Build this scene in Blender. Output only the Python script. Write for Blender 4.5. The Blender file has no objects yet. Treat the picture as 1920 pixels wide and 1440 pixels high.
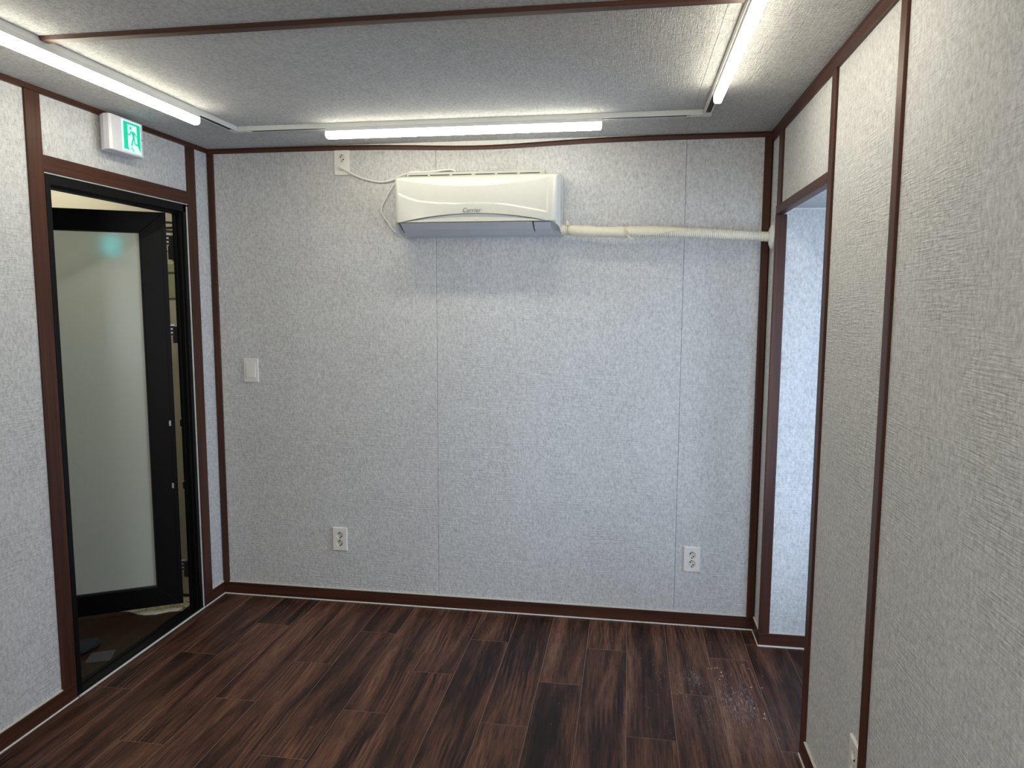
import bpy, bmesh, math, random
from mathutils import Vector, Matrix, noise

random.seed(7)
S = bpy.context.scene
COL = S.collection

# ------------------------------------------------------------------ camera, world, light, exposure
W, H = 2.706, 2.30                      # room width and height (m); back wall at y = 0, camera at y < 0
CAM = (2.095, -3.4584, 1.5349)
YAW, PITCH, ROLL, FPX = 0.1576, -0.1085, 0.0036, 1367.33
cy_, sy_, cp_, sp_ = math.cos(YAW), math.sin(YAW), math.cos(PITCH), math.sin(PITCH)
fw = Vector((-sy_*cp_, cy_*cp_, sp_)); rt = Vector((cy_, sy_, 0)); up = rt.cross(fw)
r2 = math.cos(ROLL)*rt + math.sin(ROLL)*up; u2 = -math.sin(ROLL)*rt + math.cos(ROLL)*up
cam_d = bpy.data.cameras.new('camera'); cam = bpy.data.objects.new('camera', cam_d); COL.objects.link(cam)
cam_d.sensor_width = 36; cam_d.lens = 36*FPX/1920; cam_d.clip_start = 0.05
cam.matrix_world = Matrix(((r2.x, u2.x, -fw.x, CAM[0]), (r2.y, u2.y, -fw.y, CAM[1]), (r2.z, u2.z, -fw.z, CAM[2]), (0, 0, 0, 1)))
S.camera = cam

wd = bpy.data.worlds.new('world'); S.world = wd; wd.use_nodes = True
wd.node_tree.nodes['Background'].inputs[0].default_value = (0.70, 0.82, 1.0, 1)
wd.node_tree.nodes['Background'].inputs[1].default_value = 0.6
S.view_settings.view_transform = 'Standard'; S.view_settings.look = 'None'
S.view_settings.gamma = 1; S.view_settings.use_curve_mapping = False
S.view_settings.exposure = 0.75

LAMP_COL, LAMP_STR = (1.0, 0.945, 0.775), 23.0
def area(name, loc, direction, sx, sy, col, power):
    d = bpy.data.lights.new(name, 'AREA'); d.shape = 'RECTANGLE'; d.size = sx; d.size_y = sy
    d.color = col; d.energy = power
    o = bpy.data.objects.new(name, d); COL.objects.link(o); o.location = loc
    o.rotation_euler = Vector(direction).to_track_quat('-Z', 'Y').to_euler()
    return o
area('daylight_alcove', (3.47, -0.92, 1.05), (-1, 0, -0.03), 1.25, 1.55, (0.55, 0.735, 1.0), 27)
area('fill_alcove_side', (3.06, -1.78, 1.05), (0, 1, -0.03), 0.5, 1.55, (0.55, 0.735, 1.0), 9)  # added second source, lifts the dim right end of the back wall
area('fill_rear', (1.35, -4.93, 1.35), (0, 1, -0.1), 1.4, 1.1, (0.97, 0.96, 1.0), 17)  # added fill from behind the camera that evens out the room
area('corridor_fill', (-0.85, -0.45, 2.44), (0, 0, -1), 0.9, 0.25, (1.0, 0.96, 0.82), 5.5)  # added fill without a fixture, brightens the corridor wall and frosted glass

# ------------------------------------------------------------------ materials
def mat(name):
    m = bpy.data.materials.new(name); m.use_nodes = True
    nt = m.node_tree; b = nt.nodes['Principled BSDF']
    return m, nt, b
def N(nt, t, **kw):
    n = nt.nodes.new(t)
    for k, v in kw.items(): setattr(n, k, v)
    return n
def mapped(nt, scale, rot=(0, 0, 0), src='Object'):
    tc = N(nt, 'ShaderNodeTexCoord'); mp = N(nt, 'ShaderNodeMapping')
    mp.inputs['Scale'].default_value = scale; mp.inputs['Rotation'].default_value = rot
    nt.links.new(tc.outputs[src], mp.inputs['Vector']); return mp
def noise_tex(nt, vec, scale=1.0, detail=3, rough=0.55, dist=0.0):
    n = N(nt, 'ShaderNodeTexNoise'); n.inputs['Scale'].default_value = scale
    n.inputs['Detail'].default_value = detail; n.inputs['Roughness'].default_value = rough
    n.inputs['Distortion'].default_value = dist
    nt.links.new(vec, n.inputs['Vector']); return n
def ramp(nt, fac, stops):
    r = N(nt, 'ShaderNodeValToRGB'); e = r.color_ramp.elements
    while len(e) < len(stops): e.new(0.5)
    for el, (p, c) in zip(e, stops):
        el.position = p; el.color = (*c, 1)
    nt.links.new(fac, r.inputs['Fac']); return r
def mth(nt, op, a, b=None, c=None):
    n = N(nt, 'ShaderNodeMath', operation=op)
    for i, v in enumerate((a, b, c)):
        if v is None: continue
        if isinstance(v, (int, float)): n.inputs[i].default_value = v
        else: nt.links.new(v, n.inputs[i])
    return n.outputs[0]
def mixc(nt, fac, a, b, mode='MIX'):
    n = N(nt, 'ShaderNodeMix', data_type='RGBA', blend_type=mode)
    for i, v in ((0, fac), (6, a), (7, b)):
        if isinstance(v, (int, float)): n.inputs[i].default_value = v
        elif isinstance(v, tuple): n.inputs[i].default_value = (*v, 1)
        else: nt.links.new(v, n.inputs[i])
    return n.outputs[2]
def plain(name, col, rough=0.5, spec=0.5, metal=0.0, var=0.06, vscale=60):
    m, nt, b = mat(name)
    mp = mapped(nt, (vscale,)*3); nz = noise_tex(nt, mp.outputs[0])
    lo = tuple(c*(1-var) for c in col); hi = tuple(min(1, c*(1+var)) for c in col)
    r = ramp(nt, nz.outputs['Fac'], [(0.3, lo), (0.7, hi)])
    nt.links.new(r.outputs[0], b.inputs['Base Color'])
    b.inputs['Roughness'].default_value = rough; b.inputs['Metallic'].default_value = metal
    b.inputs['Specular IOR Level'].default_value = spec
    return m
def emit(name, col, strength):
    m, nt, b = mat(name)
    mp = mapped(nt, (40,)*3); nz = noise_tex(nt, mp.outputs[0])
    r = ramp(nt, nz.outputs['Fac'], [(0.2, tuple(c*0.97 for c in col)), (0.8, col)])
    b.inputs['Base Color'].default_value = (*[c*0.6 for c in col], 1)
    nt.links.new(r.outputs[0], b.inputs['Emission Color']); b.inputs['Emission Strength'].default_value = strength
    return m

def fabric(name, flat):
    """felt-like grey wallpaper with woven threads; flat = lies on a ceiling"""
    m, nt, b = mat(name)
    st = (1, 1, 1) if flat else (1, 1, 0.58)
    v1 = mapped(nt, tuple(95*s for s in st)); n1 = noise_tex(nt, v1.outputs[0], 1, 4, 0.6, 0.4)
    v2 = mapped(nt, (9, 9, 9)); n2 = noise_tex(nt, v2.outputs[0], 1, 3, 0.5)
    v3 = mapped(nt, tuple(330*s for s in st)); n3 = noise_tex(nt, v3.outputs[0], 1, 2, 0.6)
    h = mth(nt, 'ADD', mth(nt, 'MULTIPLY', n1.outputs['Fac'], 0.62), mth(nt, 'MULTIPLY', n2.outputs['Fac'], 0.08))
    h = mth(nt, 'ADD', h, mth(nt, 'MULTIPLY', n3.outputs['Fac'], 0.30))
    r = ramp(nt, h, [(0.31, (0.385, 0.385, 0.382)), (0.47, (0.56, 0.56, 0.553)), (0.66, (0.72, 0.72, 0.71))])
    nt.links.new(r.outputs[0], b.inputs['Base Color'])
    b.inputs['Roughness'].default_value = 0.95; b.inputs['Specular IOR Level'].default_value = 0.15
    # relief: threads lying across in patches, crossed by fainter ones, plus the felt
    if flat:
        t1 = mapped(nt, (18, 215, 1), (0, 0, 0.10)); t2 = mapped(nt, (215, 16, 1), (0, 0, 0.0))
    else:
        t1 = mapped(nt, (17, 17, 215), (0.03, 0.02, 0)); t2 = mapped(nt, (240, 240, 16))
    a1 = noise_tex(nt, t1.outputs[0], 1, 2, 0.5, 0.3); a2 = noise_tex(nt, t2.outputs[0], 1, 2, 0.5, 0.3)
    pm = mapped(nt, (3.2, 3.2, 3.2)); pn = noise_tex(nt, pm.outputs[0], 1, 2)
    pr = ramp(nt, pn.outputs['Fac'], [(0.36, (0.25,)*3), (0.62, (1,)*3)])
    hh = mth(nt, 'MULTIPLY', a1.outputs['Fac'], pr.outputs[0])
    hh = mth(nt, 'ADD', hh, mth(nt, 'MULTIPLY', a2.outputs['Fac'], 0.55 if flat else 0.10))
    hh = mth(nt, 'ADD', hh, mth(nt, 'MULTIPLY', n1.outputs['Fac'], 0.6))
    if flat:                                                        # curly fibres pressed into the paper
        cv = mapped(nt, (55, 120, 1)); cn = noise_tex(nt, cv.outputs[0], 1, 3, 0.6, 2.5)
        hh = mth(nt, 'ADD', hh, mth(nt, 'MULTIPLY', cn.outputs['Fac'], 0.8))
    bp = N(nt, 'ShaderNodeBump'); bp.inputs['Strength'].default_value = 1.0; bp.inputs['Distance'].default_value = 0.0056 if flat else 0.0036
    nt.links.new(hh, bp.inputs['Height']); nt.links.new(bp.outputs[0], b.inputs['Normal'])
    return m

def wood(name, axis, lo=(0.027, 0.0095, 0.0058), hi=(0.094, 0.034, 0.019), rough=0.42):
    m, nt, b = mat(name)
    sc = [95, 95, 95]; sc[axis] = 2.2
    v = mapped(nt, tuple(sc)); n1 = noise_tex(nt, v.outputs[0], 1, 4, 0.6, 0.5)
    sc2 = [26, 26, 26]; sc2[axis] = 0.9
    v2 = mapped(nt, tuple(sc2)); n2 = noise_tex(nt, v2.outputs[0], 1, 2)
    f = mth(nt, 'ADD', mth(nt, 'MULTIPLY', n1.outputs['Fac'], 0.55), mth(nt, 'MULTIPLY', n2.outputs['Fac'], 0.45))
    r = ramp(nt, f, [(0.30, lo), (0.70, hi)])
    nt.links.new(r.outputs[0], b.inputs['Base Color'])
    b.inputs['Roughness'].default_value = rough; b.inputs['Specular IOR Level'].default_value = 0.25
    bp = N(nt, 'ShaderNodeBump'); bp.inputs['Strength'].default_value = 0.15; bp.inputs['Distance'].default_value = 0.001
    nt.links.new(n1.outputs['Fac'], bp.inputs['Height']); nt.links.new(bp.outputs[0], b.inputs['Normal'])
    return m

def plank_mat():
    m, nt, b = mat('dark_vinyl_plank')
    tc = N(nt, 'ShaderNodeTexCoord'); oi = N(nt, 'ShaderNodeObjectInfo')
    rnd = oi.outputs['Random']
    off = N(nt, 'ShaderNodeCombineXYZ')
    nt.links.new(mth(nt, 'MULTIPLY', rnd, 37.0), off.inputs[0]); nt.links.new(mth(nt, 'MULTIPLY', rnd, 91.0), off.inputs[1])
    nt.links.new(mth(nt, 'MULTIPLY', rnd, 17.0), off.inputs[2])
    vv = N(nt, 'ShaderNodeVectorMath', operation='ADD')
    nt.links.new(tc.outputs['Object'], vv.inputs[0]); nt.links.new(off.outputs[0], vv.inputs[1])
    def mp(s):
        q = N(nt, 'ShaderNodeMapping'); q.inputs['Scale'].default_value = s
        nt.links.new(vv.outputs[0], q.inputs['Vector']); return q.outputs[0]
    broad = noise_tex(nt, mp((13, 1.15, 1)), 1, 4, 0.6, 0.7)       # wide streaks
    mid = noise_tex(nt, mp((40, 2.1, 1)), 1, 4, 0.65, 0.6)
    fine = noise_tex(nt, mp((280, 11, 1)), 1, 4, 0.75)
    wv = N(nt, 'ShaderNodeTexWave', wave_type='RINGS', rings_direction='Z')  # cathedral figure
    wv.inputs['Scale'].default_value = 1.0; wv.inputs['Distortion'].default_value = 7.0; wv.inputs['Detail'].default_value = 2.5
    wv.inputs['Detail Scale'].default_value = 0.8
    nt.links.new(mp((18.0, 2.6, 1)), wv.inputs['Vector'])
    f = mth(nt, 'MULTIPLY', broad.outputs['Fac'], 0.63)
    f = mth(nt, 'ADD', f, mth(nt, 'MULTIPLY', mid.outputs['Fac'], 0.17))
    f = mth(nt, 'ADD', f, mth(nt, 'MULTIPLY', fine.outputs['Fac'], 0.22))
    fm = noise_tex(nt, mp((5.0, 2.2, 1)), 1, 1)                    # the ring figure shows only in places
    fmask = ramp(nt, fm.outputs['Fac'], [(0.57, (0, 0, 0)), (0.64, (1, 1, 1))])
    f = mth(nt, 'ADD', f, mth(nt, 'MULTIPLY', mth(nt, 'MULTIPLY', mth(nt, 'SUBTRACT', wv.outputs['Fac'], 0.5), fmask.outputs[0]), 0.11))
    f = mth(nt, 'ADD', f, 0.005)
    f = mth(nt, 'ADD', f, mth(nt, 'MULTIPLY', mth(nt, 'SUBTRACT', rnd, 0.5), 0.07))
    r = ramp(nt, f, [(0.38, (0.0105, 0.0047, 0.0040)), (0.46, (0.041, 0.0165, 0.0115)), (0.54, (0.100, 0.042, 0.026)), (0.66, (0.200, 0.094, 0.058))])
    col = r.outputs[0]
    # plaster dust wiped over the boards by the doorway
    sep = N(nt, 'ShaderNodeSeparateXYZ'); nt.links.new(tc.outputs['Object'], sep.inputs[0])
    def blob(cx, cy, rx, ry, sl=0.0):
        dx = mth(nt, 'SUBTRACT', sep.outputs[0], cx); dy = mth(nt, 'SUBTRACT', sep.outputs[1], cy)
        dx = mth(nt, 'ADD', dx, mth(nt, 'MULTIPLY', dy, sl))
        q = mth(nt, 'ADD', mth(nt, 'POWER', mth(nt, 'DIVIDE', dx, rx), 2.0), mth(nt, 'POWER', mth(nt, 'DIVIDE', dy, ry), 2.0))
        return mth(nt, 'MAXIMUM', mth(nt, 'SUBTRACT', 1.0, q), 0.0)
    dm = mth(nt, 'ADD', blob(2.590, -0.62, 0.030, 0.20, 0.05), blob(2.530, -0.68, 0.060, 0.17, 0.1))
    dm = mth(nt, 'ADD', dm, blob(2.385, -0.50, 0.05, 0.08))
    dm = mth(nt, 'ADD', dm, mth(nt, 'MULTIPLY', blob(2.52, -0.78, 0.22, 0.40), 0.30))
    dn = noise_tex(nt, mp((160, 34, 1)), 1, 5, 0.75, 0.8)
    dmask = mth(nt, 'MULTIPLY', dm, ramp(nt, dn.outputs['Fac'], [(0.47, (0, 0, 0)), (0.72, (1, 1, 1))]).outputs[0])
    dmask = mth(nt, 'MINIMUM', mth(nt, 'MULTIPLY', dmask, 0.62), 0.6)
    col = mixc(nt, dmask, col, (0.36, 0.35, 0.38))
    po = noise_tex(nt, mp((420, 9, 1)), 1, 2, 0.5)                  # fine dark pores
    pr_ = ramp(nt, po.outputs['Fac'], [(0.40, (0.45,)*3), (0.50, (1,)*3)])
    col = mixc(nt, 1.0, col, pr_.outputs[0], 'MULTIPLY')
    nt.links.new(col, b.inputs['Base Color'])
    nt.links.new(mth(nt, 'ADD', mth(nt, 'MULTIPLY', fine.outputs['Fac'], 0.22), 0.36), b.inputs['Roughness'])
    b.inputs['Specular IOR Level'].default_value = 0.24
    bp = N(nt, 'ShaderNodeBump'); bp.inputs['Strength'].default_value = 0.35; bp.inputs['Distance'].default_value = 0.0008
    nt.links.new(fine.outputs['Fac'], bp.inputs['Height']); nt.links.new(bp.outputs[0], b.inputs['Normal'])
    return m

def frosted():
    m, nt, b = mat('frosted_glass')
    mp = mapped(nt, (400,)*3); nz = noise_tex(nt, mp.outputs[0])
    r = ramp(nt, nz.outputs['Fac'], [(0.3, (0.80, 0.84, 0.76)), (0.7, (0.84, 0.88, 0.80))])
    nt.links.new(r.outputs[0], b.inputs['Base Color'])
    b.inputs['Roughness'].default_value = 0.42; b.inputs['IOR'].default_value = 1.30
    b.inputs['Transmission Weight'].default_value = 0.55; b.inputs['Specular IOR Level'].default_value = 0.6
    b.inputs['Coat Weight'].default_value = 0.6; b.inputs['Coat Roughness'].default_value = 0.22
    return m
def clear_glass():
    m, nt, b = mat('window_glass')
    tr = N(nt, 'ShaderNodeBsdfTransparent'); gl = N(nt, 'ShaderNodeBsdfGlossy'); gl.inputs['Roughness'].default_value = 0.02
    fr = N(nt, 'ShaderNodeFresnel'); fr.inputs['IOR'].default_value = 1.45
    mx = N(nt, 'ShaderNodeMixShader'); nt.links.new(fr.outputs[0], mx.inputs[0])
    nt.links.new(tr.outputs[0], mx.inputs[1]); nt.links.new(gl.outputs[0], mx.inputs[2])
    nt.links.new(mx.outputs[0], nt.nodes['Material Output'].inputs['Surface'])
    return m
def terrazzo():
    m, nt, b = mat('terrazzo')
    mp = mapped(nt, (1, 1, 1)); vo = N(nt, 'ShaderNodeTexVoronoi'); vo.inputs['Scale'].default_value = 130
    nt.links.new(mp.outputs[0], vo.inputs['Vector'])
    r = ramp(nt, vo.outputs['Color'], [(0.15, (0.10, 0.09, 0.06)), (0.35, (0.42, 0.38, 0.25)), (0.8, (0.58, 0.54, 0.38))])
    nt.links.new(r.outputs[0], b.inputs['Base Color']); b.inputs['Roughness'].default_value = 0.5
    return m

M = dict(
    wall=fabric('grey_felt_wallpaper', False), ceil=fabric('grey_felt_ceiling_paper', True),
    wx=wood('brown_trim_along_x', 0), wy=wood('brown_trim_along_y', 1), wz=wood('brown_trim_along_z', 2),
    plank=plank_mat(), edge=plain('plank_edge', (0.23, 0.14, 0.095), 0.6),
    sub=plain('subfloor', (0.06, 0.035, 0.025), 0.8), caulk=plain('white_caulk', (0.76, 0.74, 0.70), 0.5),
    cream=plain('cream_edge', (0.66, 0.62, 0.54), 0.6), black=plain('black_aluminium', (0.0042, 0.0042, 0.0045), 0.42, 0.16),
    rubber=plain('black_gasket', (0.010, 0.010, 0.010), 0.6), frost=frosted(), glass=clear_glass(),
    white=plain('white_plastic', (0.78, 0.78, 0.75), 0.35, 0.5, 0, 0.02), acwhite=plain('ac_white', (0.495, 0.50, 0.465), 0.13, 0.5, 0, 0.01),
    acshade=plain('ac_underside_shade', (0.50, 0.505, 0.52), 0.35, 0.5, 0, 0.02), silver=plain('ac_silver', (0.36, 0.36, 0.37), 0.35, 0.5, 0.35, 0.02),  # underside colour holds the bluish shade and daylight falling there
    dark=plain('dark_slot', (0.012, 0.012, 0.012), 0.7), grey=plain('logo_grey', (0.07, 0.07, 0.075), 0.5),
    track=plain('track_white', (0.66, 0.66, 0.62), 0.4, 0.5, 0, 0.02), housing=plain('lamp_housing', (0.62, 0.62, 0.62), 0.4, 0.5, 0, 0.02),
    lamp=emit('lamp_diffuser', LAMP_COL, LAMP_STR), lampside=emit('lamp_diffuser_flank', LAMP_COL, LAMP_STR*0.45), sock=plain('socket_ivory', (0.70, 0.66, 0.56), 0.4, 0.5, 0, 0.03),
    plate=plain('outlet_plate', (0.78, 0.77, 0.72), 0.38, 0.5, 0, 0.02), cord=plain('cord_white', (0.80, 0.79, 0.74), 0.45, 0.5, 0, 0.02),
    wrap=plain('cream_wrap', (0.74, 0.69, 0.54), 0.55, 0.4, 0, 0.05), hose=plain('ribbed_hose', (0.74, 0.70, 0.58), 0.5, 0.4, 0, 0.03),
    sealant=plain('grey_white_sealant', (0.56, 0.57, 0.52), 0.7, 0.3, 0, 0.10, 25), beige=plain('beige_wall', (0.60, 0.56, 0.43), 0.7, 0.2, 0, 0.03, 6),
    corr=plain('corridor_ceiling', (0.66, 0.62, 0.50), 0.7, 0.2, 0, 0.03, 6), terrazzo=terrazzo(),
    vinyl=wood('corridor_vinyl', 1, (0.016, 0.0085, 0.005), (0.050, 0.028, 0.014), 0.5),
    steel=plain('hinge_steel', (0.42, 0.41, 0.38), 0.35, 0.5, 0.8), slipper=plain('slipper_grey', (0.018, 0.020, 0.023), 0.8, 0.2),
    paper=plain('pale_sheet', (0.075, 0.078, 0.08), 0.8, 0.2), crumb=plain('plaster_crumb', (0.75, 0.70, 0.66), 0.8),
    signbody=plain('sign_body', (0.70, 0.69, 0.72), 0.25, 0.5, 0, 0.02),
    signface=emit('sign_face', (0.36, 0.56, 0.68), 1.0), signgreen=emit('sign_green', (0.0, 0.33, 0.165), 1.0),
    cyan=emit('cyan_lens', (0.08, 0.75, 0.80), 1.0), shadow_band=plain('green_grey_shadow_band', (0.40, 0.42, 0.24), 0.6))

# ------------------------------------------------------------------ mesh helpers
class MB:
    def __init__(s): s.v = []; s.f = []; s.mi = []
    def add(s, vs, fs, mi=0):
        o = len(s.v); s.v += [tuple(p) for p in vs]; s.f += [tuple(i+o for i in f) for f in fs]; s.mi += [mi]*len(fs); return s
    def box(s, x0, x1, y0, y1, z0, z1, mi=0):
        vs = [(x, y, z) for z in (z0, z1) for y in (y0, y1) for x in (x0, x1)]
        return s.add(vs, [(0, 2, 3, 1), (4, 5, 7, 6), (0, 1, 5, 4), (2, 6, 7, 3), (0, 4, 6, 2), (1, 3, 7, 5)], mi)
    def prism(s, poly, axis, a, b, mi=0):
        n = len(poly)
        def pt(p, t):
            q = list(p); q.insert(axis, t); return q
        vs = [pt(p, a) for p in poly]+[pt(p, b) for p in poly]
        fs = [tuple(range(n))[::-1], tuple(range(n, 2*n))]+[(i, (i+1) % n, n+(i+1) % n, n+i) for i in range(n)]
        return s.add(vs, fs, mi)
    def cyl(s, c, r, h, axis=2, n=24, r2=None, mi=0):
        r2 = r if r2 is None else r2
        vs = []
        for rr, t in ((r, 0), (r2, h)):
            for i in range(n):
                a = 2*math.pi*i/n; q = [math.cos(a)*rr, math.sin(a)*rr]; q.insert(axis, t)
                vs.append([q[k]+c[k] for k in range(3)])
        return s.add(vs, [tuple(range(n))[::-1], tuple(range(n, 2*n))]+[(i, (i+1) % n, n+(i+1) % n, n+i) for i in range(n)], mi)
    def tube(s, pts, rad, n=12, mi=0):
        rings = []; prev = None
        for i, p in enumerate(pts):
            p = Vector(p); a = Vector(pts[max(i-1, 0)]); b = Vector(pts[min(i+1, len(pts)-1)])
            t = (b-a).normalized()
            if prev is None: prev = t.orthogonal().normalized()
            u = (prev-t*prev.dot(t)).normalized(); prev = u; w = t.cross(u)
            r = rad(i) if callable(rad) else rad
            rings.append([p+(u*math.cos(2*math.pi*k/n)+w*math.sin(2*math.pi*k/n))*r for k in range(n)])
        vs = [q for rg in rings for q in rg]; fs = []
        for i in range(len(rings)-1):
            for k in range(n):
                fs.append((i*n+k, i*n+(k+1) % n, (i+1)*n+(k+1) % n, (i+1)*n+k))
        fs += [tuple(range(n))[::-1], tuple(range((len(rings)-1)*n, len(rings)*n))]
        return s.add(vs, fs, mi)
    def grid(s, rows, mi=0, closed=False):
        n = len(rows[0]); vs = [p for r in rows for p in r]; fs = []
        for i in range(len(rows)-1):
            for k in range(n if closed else n-1):
                fs.append((i*n+k, i*n+(k+1) % n, (i+1)*n+(k+1) % n, (i+1)*n+k))
        return s.add(vs, fs, mi)
    def make(s, name, mats, parent=None, bevel=0, seg=2, smooth=False, fix=True):
        me = bpy.data.meshes.new(name); me.from_pydata(s.v, [], s.f)
        for m in (mats if isinstance(mats, (list, tuple)) else [mats]): me.materials.append(m)
        for p, k in zip(me.polygons, s.mi): p.material_index = k
        bm = bmesh.new(); bm.from_mesh(me)
        if fix: bmesh.ops.recalc_face_normals(bm, faces=bm.faces)
        if bevel:
            es = [e for e in bm.edges if len(e.link_faces) == 2 and e.calc_face_angle(0) > 0.6]
            bmesh.ops.bevel(bm, geom=es, offset=bevel, segments=seg, profile=0.5, affect='EDGES', clamp_overlap=True)
        if smooth:
            for f in bm.faces: f.smooth = True
        bm.to_mesh(me); bm.free()
        if smooth:
            try: me.set_sharp_from_angle(angle=math.radians(38))
            except Exception: pass
        o = bpy.data.objects.new(name, me); COL.objects.link(o)
        if parent: o.parent = parent
        return o
def empty(name, loc=(0, 0, 0)):
    o = bpy.data.objects.new(name, None); COL.objects.link(o); o.location = loc; o.empty_display_size = 0.05
    return o
def tag(o, label=None, cat=None, group=None, kind=None):
    if label: o['label'] = label
    if cat: o['category'] = cat
    if group: o['group'] = group
    if kind: o['kind'] = kind
    return o
def struct(o, label, cat): return tag(o, label, cat, None, 'structure')
def spline(ctrl, n):
    P = [Vector(c) for c in ctrl]; P = [2*P[0]-P[1]]+P+[2*P[-1]-P[-2]]; out = []
    for i in range(1, len(P)-2):
        for k in range(n):
            t = k/n; a, b, c, d = P[i-1:i+3]
            out.append(0.5*((2*b)+(c-a)*t+(2*a-5*b+4*c-d)*t*t+(3*b-3*c+d-a)*t**3))
    out.append(P[-2]); return out
def smooth01(t):
    t = max(0.0, min(1.0, t)); return t*t*(3-2*t)
def sub(parent, name, mb, m, **k): return mb.make(name, m, parent, **k)

YR = -4.85                 # rear wall behind the camera
RC = 0.008                 # wallpaper lies this far behind the face of the trims
XA, YA0, YA1, ZA = 3.36, -1.65, -0.155, 1.945   # the side passage on the right

# ------------------------------------------------------------------ floor
floor = MB().box(-0.06, W+0.03, YR, 0.03, -0.06, -0.0042).box(W+0.03, XA+0.1, YA0-0.05, YA1+0.03, -0.06, -0.0042).make('floor', M['sub'])
struct(floor, 'dark brown wood-look plank floor of the room', 'floor')
PW, PL, X0 = 0.1774, 0.966, -0.0124
def plank(xa, xb, ya, yb):
    g = 0.0003; c = 0.0009
    xa += g; xb -= g; ya += g; yb -= g
    if xb-xa < 0.01 or yb-ya < 0.01: return
    o = [(xa, ya), (xb, ya), (xb, yb), (xa, yb)]; i_ = [(xa+c, ya+c), (xb-c, ya+c), (xb-c, yb-c), (xa+c, yb-c)]
    vs = [(x, y, -0.004) for x, y in o]+[(x, y, -0.0005) for x, y in o]+[(x, y, 0.0) for x, y in i_]
    mb = MB(); mb.add(vs, [(8, 9, 10, 11)], 0)
    mb.add(vs, [(4+k, 4+(k+1) % 4, 8+(k+1) % 4, 8+k) for k in range(4)], 1)
    mb.add(vs, [(k, (k+1) % 4, 4+(k+1) % 4, 4+k) for k in range(4)]+[(3, 2, 1, 0)], 0)
    # planks sit in place: vertices are already in room coordinates
    mb.make('plank', [M['plank'], M['edge']], floor)
for k in range(-1, 22):
    xa, xb = X0+k*PW, X0+(k+1)*PW
    j = -0.966+0.3257*(k % 3)
    ys = [j+n*PL for n in range(-6, 4)]
    for y0, y1 in zip(ys, ys[1:]):
        if k <= 14:
            a, b = max(y0, YR), min(y1, 0.0)
            if b > a: plank(max(xa, -0.05), xb, a, b)
        elif k == 15:
            for lo, hi, xm in ((YR, YA0, W+0.028), (YA0, YA1, xb), (YA1, 0, W+0.02)):
                a, b = max(y0, lo), min(y1, hi)
                if b > a: plank(xa, xm, a, b)
        else:
            a, b = max(y0, YA0), min(y1, YA1)
            if b > a: plank(xa, min(xb, XA+0.08), a, b)

# ------------------------------------------------------------------ walls and ceiling, each with its paper-covered panels
def panel(parent, *bx): return MB().box(*bx).make('wall_panel', M['wall'], parent, bevel=0.0012, seg=1)
wb = MB().box(-0.06, W+0.06, RC+0.012, RC+0.06, -0.03, H).make('wall_back', M['sub'])
struct(wb, 'grey papered back wall behind the air conditioner', 'wall')
for a, b in ((0.0, 1.1712), (1.1724, 2.3382), (2.3394, W)): panel(wb, a, b, RC, RC+0.012, 0, H)

wl = MB()
for bx in ((-0.06, -RC-0.012, YR, -1.055, -0.03, H), (-0.06, -RC-0.012, -1.055, -0.18, 2.0, H), (-0.06, -RC-0.012, -0.18, RC, -0.03, H)): wl.box(*bx)
wl = wl.make('wall_left', M['sub']); struct(wl, 'grey papered left wall around the black framed door', 'wall')
for y0, y1, z0, z1 in ((YR, -2.3, 0, H), (-2.3, -1.06, 0, H), (-1.06, -0.175, 2.02, H), (-0.175, RC, 0, H)):
    panel(wl, -RC-0.012, -RC, y0, y1, z0, z1)

wr = MB()
for bx in ((W+RC+0.010, W+0.03, YR, -0.975, -0.003, H), (W+RC+0.010, W+0.03, -0.975, YA1, 1.925, H), (W+RC+0.010, W+0.03, YA1, RC+0.06, -0.003, H)): wr.box(*bx)
wr = wr.make('wall_right', M['sub']); struct(wr, 'grey papered right wall with the side opening', 'wall')
for y0, y1, z0, z1 in ((YR, -2.78, 0, H), (-2.78, -1.58, 0, H), (-1.58, -0.99, 0, H), (-0.99, -0.2, 1.93, H), (-0.2, RC, 1.93, H), (YA1, RC, 0, 1.93)):
    panel(wr, W+RC, W+RC+0.012, y0, y1, z0, z1)

wrear = MB()
wx0, wx1, wz0, wz1 = 0.6, 2.1, 0.75, 1.95
for bx in ((-0.06, wx0, YR-0.06, YR, -0.03, H), (wx1, W+0.06, YR-0.06, YR, -0.03, H), (wx0, wx1, YR-0.06, YR, -0.03, wz0), (wx0, wx1, YR-0.06, YR, wz1, H)): wrear.box(*bx)
wrear = wrear.make('wall_rear', M['wall']); struct(wrear, 'grey papered wall behind the camera with an added window', 'wall')
def window(name, label, axis, pos, a0, a1, z0, z1):
    fr = MB(); t = 0.04
    def bx(mb, p0, p1, b0, b1, c0, c1):
        return mb.box(p0, p1, b0, b1, c0, c1) if axis == 0 else mb.box(b0, b1, p0, p1, c0, c1)
    for q in ((a0, a1, z0, z0+t), (a0, a1, z1-t, z1), (a0, a0+t, z0+t, z1-t), (a1-t, a1, z0+t, z1-t)): bx(fr, pos-0.025, pos+0.025, *q)
    f = fr.make(name, M['white'], bevel=0.003); struct(f, label, 'window')
    g = bx(MB(), pos-0.003, pos+0.003, a0+t, a1-t, z0+t, z1-t); g.make('pane', M['glass'], f)
    return f
window('added_window_rear', 'added white framed window in the unseen wall behind the camera', 1, YR-0.03, wx0, wx1, wz0, wz1)  # no window known here, added to go with the rear fill

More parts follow.
